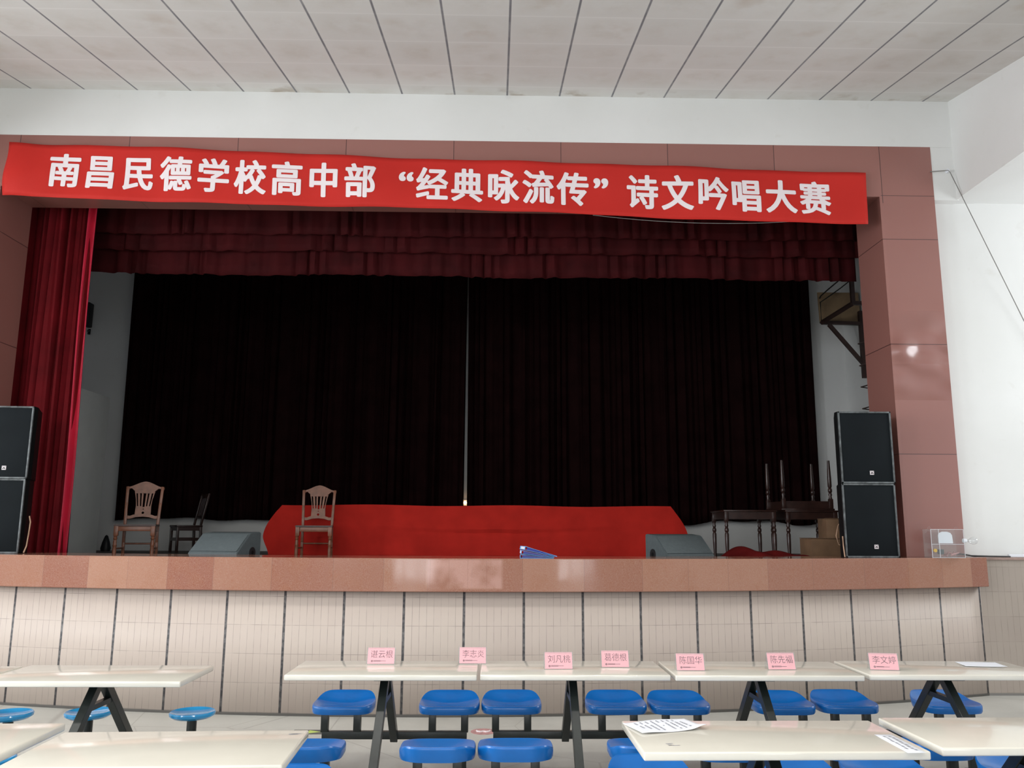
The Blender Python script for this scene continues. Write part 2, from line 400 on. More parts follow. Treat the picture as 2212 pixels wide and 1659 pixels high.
# tiled arc under the lip
b = B(); N = 72
b.grid(N, 1, lambda u, v: arc(TH * (2 * u - 1), AR, 1.12 * v), lambda u, v: (AR * TH * (2 * u - 1), 1.12 * v))
o = struct(b.build('wall_stage', M_TILE, fixn=False)); solid(o, .08, -1)
# granite lip
def ring(b, R0, R1, z0, z1, th, uvm=False, N=72):
    prof = [(R1, z0), (R1 + .006, z0 + .006), (R1 + .006, z1 - .006), (R1, z1), (R0, z1), (R0, z0)]
    lay = b.b.loops.layers.uv.verify()
    vs = [[b.b.verts.new(arc(th * (2 * i / N - 1), R, z)) for R, z in prof] for i in range(N + 1)]
    for i in range(N):
        for k in range(6):
            q = (i, k), (i + 1, k), (i + 1, (k + 1) % 6), (i, (k + 1) % 6)
            f = b.b.faces.new([vs[a][c] for a, c in q])
            for lp, (a, c) in zip(f.loops, q): lp[lay].uv = (R1 * th * (2 * a / N - 1), prof[c][1] if c < 4 else 1.4 + .0 * c)
    for e in (0, N):
        f = b.b.faces.new(vs[e])
        for lp, (R, z) in zip(f.loops, prof): lp[lay].uv = (R1 * th * (1 if e else -1) + (R1 - R), z)
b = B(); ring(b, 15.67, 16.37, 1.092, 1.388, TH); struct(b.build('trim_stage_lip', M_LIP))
# stage floor (a little lower than the lip), apron beside the pillars
def slab(name, pts, z0, z1, m):
    b = B(); lo = [b.b.verts.new((*p, z0)) for p in pts]; hi = [b.b.verts.new((*p, z1)) for p in pts]
    b.b.faces.new(lo[::-1]); b.b.faces.new(hi)
    for k in range(len(pts)): b.b.faces.new((lo[k], lo[(k + 1) % len(pts)], hi[(k + 1) % len(pts)], hi[k]))
    return struct(b.build(name, m, smooth=False))
pts = [tuple(arc(.3 * (2 * i / 24 - 1), 15.665, 0)[:2]) for i in range(25)]
slab('floor_stage', pts + [(6.6, 9.4), (6.6, 15.25), (-7.82, 15.25), (-7.82, 9.4)], 1.0, 1.24, M_STAGE)
# stage house
b = B(); b.box((-.61, 15.35, 4.4), (14.8, .2, 7)); struct(b.build('wall_back', M_PAINT, smooth=False))
b = B(); b.box((6.7, 12.3, 4.4), (.2, 6.0, 7)); struct(b.build('wall_stage_right', M_PAINT, smooth=False))
b = B(); b.box((-7.92, 12.3, 4.4), (.2, 6.0, 7)); struct(b.build('wall_stage_left', M_PAINT, smooth=False))
b = B(); b.box((-.61, 12.3, 7.75), (14.8, 6.4, .2)); struct(b.build('ceiling_stage', M_STAGE, smooth=False))
# portal cladding
b = B(); b.box((-.6075, 9.085, 5.679), (9.825, .63, .608)); struct(b.build('trim_lintel', M_CLAD, smooth=False))
b = B(); b.box((4.6175, 9.085, 3.6865), (.625, .63, 4.595)); struct(b.build('trim_pillar_right', M_CLAD, smooth=False))
b = B(); b.box((-5.835, 9.085, 3.6865), (.63, .63, 4.595)); struct(b.build('trim_pillar_left', M_CLAD, smooth=False))
# side and rear walls with their window openings
def wall_with_windows(name, side, wins, a0, a1):
    b = B(); H = 5.4
    def put(s0, s1, z0, z1):
        if s1 - s0 < .01 or z1 - z0 < .01: return
        if side == 'b': b.box(((s0 + s1) / 2, YB - .1, (z0 + z1) / 2), (s1 - s0, .2, z1 - z0))
        else: b.box(((XR + .1) if side == 'r' else (XL - .1), (s0 + s1) / 2, (z0 + z1) / 2), (.2, s1 - s0, z1 - z0))
    cur = a0
    for c, w, z0, z1 in sorted(wins):
        put(cur, c - w / 2, 0, H); put(c - w / 2, c + w / 2, 0, z0); put(c - w / 2, c + w / 2, z1, H); cur = c + w / 2
    put(cur, a1, 0, H); return struct(b.build(name, M_PAINT, smooth=False))
M_FRAME = plain('window_frame_paint', (.5, .5, .48), .4, .05)
for sd, nm, a0, a1 in (('r', 'wall_right', YB, 9.0), ('l', 'wall_left', YB, 9.0), ('b', 'wall_rear', XL - .2, XR + .2)):
    wall_with_windows(nm, sd, [w[1:5] for w in WINS if w[0] == sd], a0, a1)
for i, (sd, c, w, z0, z1, pw) in enumerate(WINS):
    b = B(); t = .06
    def fb(s0, s1, za, zb):
        if sd == 'b': b.box((c + (s0 + s1) / 2, YB + .0, (za + zb) / 2), (s1 - s0, .05, zb - za))
        else: b.box((XR if sd == 'r' else XL, c + (s0 + s1) / 2, (za + zb) / 2), (.05, s1 - s0, zb - za))
    fb(-w / 2, w / 2, z0, z0 + t); fb(-w / 2, w / 2, z1 - t, z1); fb(-w / 2, w / 2, z0 + (z1 - z0) * .68, z0 + (z1 - z0) * .68 + t)
    for s in (-w / 2, -w / 6 - t / 2, w / 6 - t / 2, w / 2 - t): fb(s, s + t, z0, z1)
    struct(b.build('window_%d' % (i + 1), M_FRAME, smooth=False))

for i, (x, y, z) in enumerate(FILL_LIGHTS):  # housings for the unseen fill lights, added along with them
    b = B(); b.box((x, y, z - .03), (1.26, .30, .10), None, .01); struct(b.build('trim_fill_light_%d' % (i + 1), M_FRAME, smooth=False))

# ------------------------------------------------------------------ banner
BX0, BX1 = -5.445, 4.128
def ban(u, v):    # u along, v 0 bottom .. 1 top
    x = BX0 + (BX1 - BX0) * u + (.008 * (v - .5))
    zt = 5.862 - .231 * u + .014 * math.sin(u * pi * 3.2) * .4 - .02 * 4 * u * (1 - u) * .3
    zb = 5.238 - .208 * u - .012 * math.sin(u * 9)
    y = 8.715 - .012 * math.sin(u * 31 + v * 2.4) - .009 * math.sin(u * 63 + 2 * v) - .022 * math.exp(-((u - .012) / .016) ** 2) - .015 * math.sin(v * 5 + u * 14) * .6
    y -= .018 * max(0, 1 - u * 9) * math.sin((v * 1.2 - u * 9) * 5)
    return Vector((x, y, zb + (zt - zb) * v))
ban_o = Vector((-.66, 8.715, 5.44))
b = B(); b.grid(240, 12, lambda u, v: ban(u, v) - ban_o)
banner = b.build('banner', M_BANNER, loc=ban_o); solid(banner, .003, 0)
tag(banner, 'long red cloth banner with large pale Chinese characters across the stage opening', 'banner')
txt = '南昌民德学校高中部“经典咏流传”诗文吟唱大赛'
cx = [135.6, 212, 293, 374, 454, 532.5, 611, 690, 769, 868, 924.5, 1000.6, 1078, 1155, 1231, 1292, 1383, 1460, 1537, 1611, 1688, 1764]
X0, X1 = -4.811, 3.551
gl = text_bm(txt)
def px2x(p): return X0 + (X1 - X0) * (p - 135.6) / (1764 - 135.6) + .018 * math.sin(pi * (p - 135.6) / 1628)
for ch, px, (vs, fs) in zip(txt, cx, gl):
    q = ch in '“”'; b = B()
    xs = [v.x for v in vs]
    ccx = (min(xs) + max(xs)) / 2 if q else .5
    x0 = px2x(px); pc = Vector((x0, ban((x0 - BX0) / (BX1 - BX0), .5).y, 5.5425 - .02565 * (x0 + 4.811)))
    bw = .035                                                # heavy strokes: the outline laid over itself in a small ring
    for k in range(13):
        ox, oz = (0, 0) if k == 0 else (bw * math.cos(k * pi / 6), bw * .62 * math.sin(k * pi / 6))
        nv = []
        for v in vs:
            x = x0 + (v.x + ox - ccx) * (.40 if q else .358)
            zr = (v.y + oz - .38) * .412 + (5.5425 - .02565 * (x + 4.811))
            nv.append(b.b.verts.new((x, -.00012 * k, zr)))
        for f in fs:
            try: b.b.faces.new([nv[i] for i in f])
            except ValueError: pass
    bmesh.ops.triangulate(b.b, faces=b.b.faces)
    for _ in range(3):                                       # fine enough to follow the ripples of the cloth
        le = [e for e in b.b.edges if e.calc_length() > .055]
        if not le: break
        bmesh.ops.subdivide_edges(b.b, edges=le, cuts=1); bmesh.ops.triangulate(b.b, faces=[f for f in b.b.faces if len(f.verts) > 3])
    for v in b.b.verts:
        u = (v.co.x - BX0) / (BX1 - BX0); zt, zb = ban(u, 1).z, ban(u, 0).z
        v.co = Vector((v.co.x, ban(u, (v.co.z - zb) / (zt - zb)).y - .0045 + v.co.y, v.co.z)) - pc
    lt = b.build('character', M_WHITE, banner, smooth=False, loc=pc - ban_o, fixn=False)

# ------------------------------------------------------------------ drapes
def drape(name, mat, x0, x1, y, z0, z1, folds, depth, seed, label, cat='curtain', group=None, hem=0.0, wid=0.0, th=.006, nz=24, per=10):
    rnd = random.Random(seed)
    ph = [rnd.uniform(0, 6.28) for _ in range(8)]; n = int(folds * per)
    w = [0]
    for k in range(n): w.append(w[-1] + 1 + .45 * math.sin(k / per * 1.9 + ph[0]) + .3 * math.sin(k / per * .7 + ph[1]))
    def fn(u, v):
        x = x0 + (x1 - x0) * u; s = w[int(round(u * n))] / w[-1] * folds * 2 * pi
        amp = depth * (.65 + .35 * math.sin(u * folds * 1.3 + ph[2])) * (1 - .45 * v) 
        yy = y + amp * math.sin(s + .35 * math.sin(3 * v + ph[3] + u * 5)) + amp * .35 * math.sin(2.3 * s + ph[4] + v)
        xx = x + amp * .5 * math.cos(s) * .6 + (u - .5) * wid * (1 - v)
        zz = z0 + (z1 - z0) * v + (hem * math.sin(u * 17 + ph[5]) + hem * .6 * math.sin(u * 41 + ph[6])) * (1 - v)
        return Vector((xx, yy, zz))
    org = Vector(((x0 + x1) / 2, y, z0)); b = B()
    b.grid(n, nz, lambda u, v: fn(u, v) - org)
    o = b.build(name, mat, loc=org); solid(o, th, 0); return tag(o, label, cat, group)
house = drape('stage_curtain', M_VELVET, -5.74, -4.92, 9.66, 1.245, 5.94, 8, .15, 3, 'bright red velvet curtain bunched at the left side of the stage opening', wid=.05, per=14)
# leading edge of the curtain, turned outward; light on it painted in crimson
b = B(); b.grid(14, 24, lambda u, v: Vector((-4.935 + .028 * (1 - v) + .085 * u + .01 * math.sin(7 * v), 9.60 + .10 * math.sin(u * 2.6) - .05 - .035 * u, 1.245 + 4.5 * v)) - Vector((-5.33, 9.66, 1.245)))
o = b.build('leading_edge', M_LIT_EDGE, house); o['label'] = 'leading edge with painted light'; solid(o, .006, 0)
vg = 'tiered valances above the stage'
drape('valance', M_VAL, -5.25, 4.70, 9.95, 5.275, 5.95, 46, .030, 11, 'top tier of the maroon pleated valance just below the banner', 'valance', vg, .008, nz=6)
drape('valance', M_VAL, -5.30, 4.73, 10.07, 5.098, 5.95, 40, .032, 12, 'middle tier of the maroon pleated valance', 'valance', vg, .009, nz=8)
drape('valance', M_VAL, -5.35, 4.613, 10.19, 4.825, 5.95, 44, .034, 13, 'lowest tier of the maroon pleated valance with straight hem over the dark stage', 'valance', vg, .010, nz=8)
b = B(); b.box((-.3, 9.82, 6.0), (10.4, .84, .10)); struct(b.build('trim_valance_batten', M_STAGE, smooth=False))
b = B(); b.box((-.5, 15.1, 7.44), (13, .34, .08)); struct(b.build('trim_backdrop_rail', M_STAGE, smooth=False))
bg = 'dark backdrop curtains'
drape('backdrop_curtain', M_DARK, -6.82, -.575, 15.06, 1.80, 7.4, 40, .07, 21, 'left half of the near black backdrop curtain', 'curtain', bg, .02, -.05)
drape('backdrop_curtain', M_DARK, -.563, 5.90, 15.06, 1.79, 7.4, 42, .07, 22, 'right half of the near black backdrop curtain', 'curtain', bg, .035, -.05)

# ------------------------------------------------------------------ loudspeakers
def make_speaker(label):
    t = thing('loudspeaker', label, 'loudspeaker', (0, 0, 0), 0, 'stacked black loudspeakers')
    w, h, d, k = .545, .742, .50, .150
    b = B(); vs = []
    for y, hw in ((0, w / 2), (.08, w / 2), (d, w / 2 - k)):
        vs.append([b.b.verts.new((x, y, z)) for x, z in ((-hw, 0), (hw, 0), (hw, h), (-hw, h))])
    for p, q in zip(vs, vs[1:]):
        for i in range(4): b.b.faces.new((p[i], p[(i + 1) % 4], q[(i + 1) % 4], q[i]))
    b.b.faces.new(vs[0]); b.b.faces.new(vs[2][::-1]); b.build('cabinet', M_CAB, t, smooth=False)
    b = B(); b.box((0, -.004, h / 2), (w - .034, .012, h - .034), None, .003); gr = b.build('grille', M_GRILLE, t)
    b = B(); e = .017
    for x in (-w / 2 + e / 2, w / 2 - e / 2): b.box((x, -.006, h / 2), (e, .024, h), None, .003)
    for z in (e / 2, h - e / 2): b.box((0, -.006, z), (w, .024, e), None, .003)
    fr = b.build('front_frame', M_EDGE, t); fr['label'] = 'worn grey front frame'
    b = B(); b.box((.04, -.012, .108), (.04, .006, .040)); bd = b.build('badge', M_WHITE, t, smooth=False); bd['label'] = 'small white square badge'
    b = B()
    for p, q in (((.024, .122), (.040, .113)), ((.056, .122), (.040, .113)), ((.026, .096), (.034, .110)), ((.034, .110), (.040, .100)), ((.040, .100), (.046, .110)), ((.046, .110), (.054, .096)), ((.030, .095), (.034, .101)), ((.050, .095), (.046, .101))):
        b.bar((p[0], -.0155, p[1]), (q[0], -.0155, q[1]), .0042, .002, upv=(0, 1, 0))
    b.build('emblem', M_HOLE, bd, smooth=False)
    return t
sp = make_speaker('lower black loudspeaker of the stack beside the right pillar')
sp.location = (3.806, 8.46, 1.388)
dup(sp, (3.812, 8.46, 2.133), -.03, 'upper black loudspeaker of the stack beside the right pillar')
dup(sp, (-5.055, 8.54, 1.388), .07, 'lower black loudspeaker of the stack cut off by the left picture edge')
dup(sp, (-5.045, 8.54, 2.133), .07, 'upper black loudspeaker of the stack cut off by the left picture edge')
sp.rotation_euler.z = -.01

def make_wedge(label, mir):
    t = thing('stage_monitor', label, 'stage monitor', (0, 0, 0), 0, 'grey floor monitors on the stage')
    w = .58
    prof = [(0, 0), (0, .152), (.012, .167), (.215, .345), (.235, .355), (.40, .37), (.42, .36), (.42, 0)]
    b = B(); L = []
    for x in (-w / 2, w / 2): L.append([b.b.verts.new((x, y, z)) for y, z in prof])
    b.b.faces.new(L[0][::-1]); b.b.faces.new(L[1])
    for k in range(len(prof)): b.b.faces.new((L[0][k], L[0][(k + 1) % len(prof)], L[1][(k + 1) % len(prof)], L[1][k]))
    bmesh.ops.bevel(b.b, geom=[e for e in b.b.edges], offset=.006, segments=2, affect='EDGES')
    b.build('cabinet', M_GREY, t)
    b = B(); d = Vector((0, .203, .178)).normalized(); n = Vector((0, -d.z, d.y))
    cpt = Vector((0, .1135, .256)) + n * .004
    R = Matrix((Vector((1, 0, 0)), d, n)).transposed()
    b.box(cpt, (w - .03, .256, .01), R, .003); g = b.build('grille', M_GREY, t)
    for s in (-1, 1):
        b = B(); b.tube((s * (w / 2 + .003), .27, .16), (s * (w / 2 - .01), .27, .16), .056, seg=28); h = b.build('pole_cup', M_HOLE, t)
        b = B(); b.tube((s * (w / 2 + .006), .27, .16), (s * (w / 2), .27, .16), .02, seg=16); b.build('cup_hole', M_CAB, h)
    b = B(); b.tube((-.03, -.003, .098), (-.03, .01, .098), .036, seg=20); h = b.build('handle_recess', M_HOLE, t)
    b = B(); b.tube((-.012, -.010, .09), (-.012, 0, .09), .024, seg=16); b.build('jack', M_CHROME, h)
    for x, z in ((-.26, .11), (.26, .11)):
        b = B(); b.tube((x, -.002, z), (x, .01, z), .008, seg=8); b.build('screw', M_HOLE, t)
    return t
w1 = make_wedge('grey wedge stage monitor at the left of the red covered table', 1); w1.location = (-2.89, 8.66, 1.24); w1.rotation_euler.z = -.30
dup(w1, (2.02, 8.70, 1.24), .36, 'grey wedge stage monitor in front of the right end of the red covered table')

# ------------------------------------------------------------------ chairs on the stage
def turned(zs, M=None, sq=None):
    return zs
def make_carved_chair(label):
    t = thing('dining_chair', label, 'chair', (0, 0, 0), 0, 'carved back wooden chairs on the stage')
    b = B(); vs = []
    out = [(-.245, -.235), (.245, -.235), (.22, .215), (-.22, .215)]
    lo = [b.b.verts.new((x, y, .425)) for x, y in out]; hi = [b.b.verts.new((x, y, .447)) for x, y in out]
    b.b.faces.new(lo[::-1]); b.b.faces.new(hi)
    for k in range(4): b.b.faces.new((lo[k], lo[(k + 1) % 4], hi[(k + 1) % 4], hi[k]))
    bmesh.ops.bevel(b.b, geom=list(b.b.edges), offset=.006, segments=2, affect='EDGES')
    st = b.build('seat', M_SEATW, t); st['label'] = 'dark seat'
    b = B(); b.box((0, -.205, .395), (.40, .022, .062), None, .004); b.box((0, .19, .395), (.36, .022, .06), None, .004)
    for s in (-1, 1): b.bar((s * .215, -.2, .395), (s * .197, .19, .395), .02, .06)
    b.build('apron', M_WOOD, t)
    for s in (-1, 1):
        b = B(); b.box((s * .212, -.205, .367), (.052, .052, .118), None, .004)
        b.lathe([(.019, 0), (.022, .05), (.025, .13), (.02, .17), (.027, .19), (.02, .205), (.023, .23), (.017, .255), (.026, .275), (.018, .29), (.024, .308)], Matrix.Translation((s * .216, -.207, 0)), 16)
        b.build('front_leg', M_WOOD, t)
        b = B(); pts = [(s * .20, .235, 0), (s * .198, .20, .22), (s * .196, .195, .45), (s * .205, .235, .72), (s * .212, .275, .93)]
        for p, q in zip(pts, pts[1:]): b.bar(p, (Vector(q) + (Vector(q) - Vector(p)).normalized() * .004), .036, .034, .005, upv=(0, 1, 0))
        b.build('back_post', M_WOOD, t)
    tilt = Matrix.Translation((0, .192, .45)) @ Matrix.Rotation(-.165, 4, 'X')
    def yz(z): return z
    # crest rail
    top = [(-.232, .455)] + [(-.232 + .232 * k / 10, .485 + .075 * smoothstep(0, 1, k / 10) ** 1.1) for k in range(0, 11)]
    top = top + [(-x, z) for x, z in top[-2::-1]]
    bot = [(.192, .455), (.182, .468), (.16, .468), (.142, .45), (.11, .425), (.06, .41), (0, .405), (-.06, .41), (-.11, .425), (-.142, .45), (-.16, .468), (-.182, .468), (-.192, .455)]
    b = B(); b.prism(top + bot, [], .026, tilt); b.build('crest_rail', M_WOOD, t)
    # pierced splat
    def slot(x0, x1, z0, z1, w):
        return [(x0 - w, z0), (x0 + w, z0), (x1 + w * 1.3, z1), (x1 - w * 1.3, z1)]
    outer = [(-.098, .10), (.098, .10), (.092, .24), (.10, .32), (.125, .43), (-.125, .43), (-.10, .32), (-.092, .24)]
    holes = [slot(a * .036, a * .047, .235, .405, .0075) for a in (-2, -1, 1, 2)] + [slot(0, 0, .225, .405, .012)]
    holes += [[(.016 * math.cos(2 * pi * k / 14), .15 + .016 * math.sin(2 * pi * k / 14)) for k in range(14)], [(-.010, .192), (.010, .192), (0, .207)]]
    b = B(); b.prism(outer, holes, .014, Matrix.Translation((0, .004, 0)) @ tilt); b.build('splat', M_WOOD, t, smooth=False)
    lr = [(-.20, .075), (-.15, .07), (-.08, .092), (0, .10), (.08, .092), (.15, .07), (.20, .075), (.20, .115), (.15, .108), (.11, .125), (-.11, .125), (-.15, .108), (-.20, .115)]
    b = B(); b.prism(lr, [], .022, tilt); b.build('lower_rail', M_WOOD, t)
    b = B(); b.tube((-.20, .21, .205), (.20, .21, .205), .011)
    for s in (-1, 1): b.tube((s * .213, -.2, .15), (s * .199, .215, .15), .011)
    b.build('stretcher', M_WOOD, t); return t
c1 = make_carved_chair('light brown carved wooden chair near the left curtain, against the dark backdrop')
c1.location = (-4.53, 10.73, 1.24); c1.rotation_euler.z = .22
dup(c1, (-2.445, 11.45, 1.24), .10, 'light brown carved wooden chair standing in front of the red covered table')
t = thing('side_chair', 'dark brown slatted wooden chair turned sideways behind the left grey monitor', 'chair', (-5.20, 14.2, 1.24), -.95)
b = B(); b.box((0, 0, .435), (.44, .42, .03), None, .006); b.build('seat', M_DWOOD, t)
for sx in (-1, 1):
    b = B(); b.bar((sx * .19, -.18, 0), (sx * .19, -.18, .425), .042, .042, .004); b.build('front_leg', M_DWOOD, t)
    b = B(); b.bar((sx * .19, .20, 0), (sx * .19, .185, .45), .042, .042, .004); b.bar((sx * .19, .185, .45), (sx * .19, .29, .98), .04, .034, .004, upv=(0, 1, 0)); b.build('back_post', M_DWOOD, t)
b = B(); b.bar((-.19, .285, .94), (.19, .285, .94), .03, .07, .004, upv=(0, 0, 1)); b.build('top_rail', M_DWOOD, t)
b = B(); b.bar((-.19, .215, .58), (.19, .215, .58), .025, .05, .004, upv=(0, 0, 1)); b.build('back_rail', M_DWOOD, t)
for k in range(4):
    b = B(); x = -.12 + .08 * k; b.bar((x, .215, .58), (x, .283, .93), .03, .014, upv=(0, 1, 0)); b.build('back_slat', M_DWOOD, t, smooth=False)
b = B()
for sx in (-1, 1): b.bar((sx * .19, -.18, .22), (sx * .19, .19, .22), .025, .05)
b.bar((-.19, -.18, .22), (.19, -.18, .22), .025, .05); b.build('stretcher', M_DWOOD, t)
b = B()
for sx in (-1, 1): b.bar((sx * .19, -.18, .39), (sx * .19, .19, .39), .022, .06)
b.bar((-.19, -.18, .39), (.19, -.18, .39), .022, .06); b.build('apron', M_DWOOD, t)

# ------------------------------------------------------------------ red covered table
t = thing('long_table', 'long table fully covered in red cloth, its front reaching the stage floor', 'table', (-.27, 12.3, 1.24))
b = B(); b.box((0, 0, .70), (5.42, .56, .03), None, .004); b.build('tabletop', M_PLY, t)
for sx in (-2.6, -.9, .9, 2.6):
    b = B()
    for y in (-.24, .24): b.bar((sx, y, 0), (sx, y, .69), .03, .03)
    b.bar((sx, -.24, .1), (sx, .24, .1), .025, .025); b.build('leg_frame', M_STEEL, t)
def cloth(u, v):      # u round the table, v 0 at hem .. 1 at top edge
    per = [(-2.78, -.31), (2.78, -.31), (2.78, .31), (-2.78, .31)]
    segs = [5.56, .62, 5.56, .62]; s = (u % 1) * sum(segs); k = 0
    while s > segs[k] and k < 3: s -= segs[k]; k += 1
    a, c = Vector(per[k]), Vector(per[(k + 1) % 4]); p = a + (c - a) * (s / segs[k])
    n = Vector((p.x / 2.78, p.y / .31)); cxn = abs(n.x) ** 14; cyn = 1
    fl = (1 - v); flare = math.sin(min(1, fl * 1.5) * pi / 2) 
    x = p.x + math.copysign(1, p.x) * cxn * (.235 * flare - .09 * smoothstep(.6, 1, fl)) 
    y = p.y + math.copysign(1, p.y) * (.05 * flare + .018 * math.sin(x * 5.5) * fl + .01 * math.sin(x * 13 + 4 * v) * fl)
    z = .735 * v
    z += .012 * math.sin(x * 3.1) * v * (1 if v > .9 else 0) * .7 + (.014 * abs(math.sin(x * 2.1 + 1)) + .012 * abs(math.sin(x * 5.7))) * (1 - v)
    # a heavy horizontal fold across the middle of the front
    if p.y < 0:
        sag = .50 + .06 * ((x - .2) / 1.5) ** 2
        y -= .022 * math.exp(-((v - sag - .05) / .05) ** 2) * math.exp(-((x - .3) / 1.7) ** 2) - .012 * math.exp(-((v - sag + .04) / .035) ** 2) * math.exp(-((x - .3) / 1.7) ** 2)
    return Vector((x, y, z + .004))
b = B(); NU, NV = 260, 26
vs = [[b.b.verts.new(cloth(i / NU, j / NV)) for j in range(NV + 1)] for i in range(NU)]
for i in range(NU):
    for j in range(NV): b.b.faces.new((vs[i][j], vs[(i + 1) % NU][j], vs[(i + 1) % NU][j + 1], vs[i][j + 1]))
b.b.faces.new([vs[i][NV] for i in range(NU)])
o = b.build('tablecloth', M_REDCLOTH, loc=(-.27, 12.3, 1.24)); solid(o, .004, 0)
tag(o, 'plain red cloth draped to the floor over the long stage table', 'tablecloth')

# heap of red cloth on the right of the stage
b = B()
def heap(u, v):
    x = -.60 + 1.2 * u; y = -.28 + .56 * v
    e = math.sin(pi * u) ** .5 * math.sin(pi * v) ** .6
    return Vector((x + .03 * math.sin(9 * v), y + .03 * math.sin(11 * u),   .004 + e * (.175 + .05 * u + .05 * math.sin(u * 7 + .3) + .025 * math.sin(u * 17 + v * 6) + .02 * math.sin(v * 13))))
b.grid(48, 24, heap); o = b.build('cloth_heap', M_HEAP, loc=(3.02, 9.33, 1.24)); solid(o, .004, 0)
tag(o, 'crumpled heap of red cloth on the stage floor below the dark tables', 'cloth')

# ------------------------------------------------------------------ dark tables at the right
def make_dark_table(label):
    t = thing('side_table', label, 'table', (0, 0, 0), 0, 'dark wooden tables with turned legs')
    b = B(); b.box((0, 0, .678), (.74, .72, .024), None, .004); b.build('tabletop', M_DWOOD, t)
    b = B()
    for s in (-1, 1): b.box((0, s * .325, .615), (.65, .02, .10)); b.box((s * .325, 0, .615), (.02, .65, .10))
    b.build('apron', M_DWOOD, t, smooth=False)
    for sx in (-1, 1):
        for sy in (-1, 1):
            b = B(); b.box((sx * .33, sy * .325, .60), (.055, .055, .132), None, .004)
            b.lathe([(.017, 0), (.026, .22), (.028, .36), (.019, .385), (.028, .40), (.028, .43), (.018, .45), (.026, .475), (.018, .50), (.026, .535)], Matrix.Translation((sx * .33, sy * .325, 0)), 16)
            b.build('leg', M_DWOOD, t)
    return t
d1 = make_dark_table('dark wooden table with turned legs standing left of the upturned one'); d1.location = (3.505, 11.83, 1.24)
dup(d1, (4.36, 11.83, 1.24), 0, 'dark wooden table carrying the upturned table, beside the cardboard boxes')
u = dup(d1, (4.31, 11.83, 2.62), .0, 'upturned dark wooden table with its four turned legs in the air')
u.rotation_euler = (pi, 0, 0)
# cardboard boxes
def carton(label, loc, d, rz):
    t = thing('cardboard_box', label, 'box', loc, rz, 'cardboard boxes behind the right loudspeakers')
    b = B(); b.box((0, 0, d[2] / 2), d, None, .004); b.build('carton', M_CARD, t)
    b = B()
    for s in (-1, 1): b.box((0, s * (d[1] / 4 + .001), d[2] + .004), (d[0] * 1.02, d[1] / 2 - .004, .006), Matrix.Rotation(s * .05, 3, 'X'))
    b.build('flap', M_CARD, t, smooth=False)
carton('low brown cardboard box on the stage floor behind the right loudspeakers', (4.02, 10.2, 1.24), (.50, .34, .315), .05)
carton('taller brown cardboard box behind the low one by the right loudspeakers', (4.42, 10.75, 1.24), (.42, .34, .56), -.06)

# board and bag on the left
b = B(); b.box((0, 0, 1.255), (.05, 2.2, 2.51), None, .004); o = b.build('wall_panel', M_BOARD, loc=(-6.40, 12.5, 1.24)); o.name = 'scenery_board'
tag(o, 'tall plain grey white board standing behind the left curtain', 'board')
b = B(); b.lathe([(.075, 0), (.085, .05), (.06, .16), (.025, .26), (.0, .28)], None, 14)
o = b.build('umbrella_bag', M_HOLE, loc=(-6.76, 14.75, 1.24)); tag(o, 'small dark pointed bag on the floor beside the tall grey board', 'bag')
b = B(); b.box((0, 0, .003), (.11, .08, .004), Matrix.Rotation(.4, 3, 'Z')); o = b.build('paper_scrap', M_PAPER, smooth=False, loc=(-6.15, 12.85, 1.24)); tag(o, 'white paper scrap on the stage floor near the left board', 'paper')
b = B(); b.grid(6, 3, lambda u, v: Vector((.10 * (u - .5), .04 * (v - .5) * math.sin(pi * min(max(u, .02), .98)) , .035 * u + .004))); o = b.build('leaf', M_GREEN, loc=(-5.55, 11.9, 1.24)); solid(o, .002); tag(o, 'small green leaf lying on the stage left of the carved chair', 'leaf')
# dark fixture on the wall at the left
t = thing('wall_fixture', 'dark fixture on the white wall beside the left curtain', 'fixture', (-7.64, 15.25, 5.25))
b = B(); b.box((0, -.10, .30), (.10, .18, .46), None, .02); b.build('housing', M_HOLE, t)
b = B(); b.bar((0, -.02, .02), (.05, -.16, -.02), .03, .03); b.bar((0, 0, .05), (0, -.02, -.05), .04, .03); b.build('bracket', M_HOLE, t, smooth=False)

# ------------------------------------------------------------------ steel platform bracket on the stage right wall
t = thing('steel_platform', 'brown steel bracket platform on the right wall high behind the pillar', 'platform', (6.55, 13.6, 4.3))
O = Vector((6.55, 13.6, 4.3))
def sbar(name, pr, w=.06):
    b = B()
    for a, c in pr: b.bar(Vector(a) - O, Vector(c) - O, w, w, upv=(0, 1, .01))
    return b.build(name, M_RUST, t, smooth=False)
sbar('wall_post', [((6.53, 14.34, 5.55), (6.53, 14.34, 4.33))], .075)
sbar('arm', [((5.80, 14.30, 5.322), (6.56, 14.34, 5.322))])
sbar('brace', [((5.93, 14.30, 5.29), (6.51, 14.34, 4.60))])
sbar('outer_rail', [((5.80, 14.30, 5.322), (5.81, 13.0, 5.322))])
sbar('arm', [((5.81, 13.0, 5.322), (6.58, 13.0, 5.322))])
sbar('upright', [((5.81, 13.0, 5.30), (5.81, 13.0, 6.05))])
b = B(); b.box((6.18, 14.42, 5.64), (.74, .03, .56), Matrix.Rotation(-.06, 3, 'X')); o = b.build('plywood_panel', M_PLY, smooth=False)
tag(o, 'light brown plywood panel standing on the steel platform', 'board')
for i, z in enumerate((4.87, 4.48, 4.105, 3.726)):
    b = B(); b.path([(6.62, 13.80, z + .09), (6.30, 14.0, z), (6.62, 14.2, z)], .012)
    o = b.build('wall_rung', M_RUST); tag(o, '%s thin steel rung on the right stage wall below the platform' % ('topmost', 'second from top', 'third from top', 'lowest')[i], 'rung', 'steel rungs on the right stage wall')
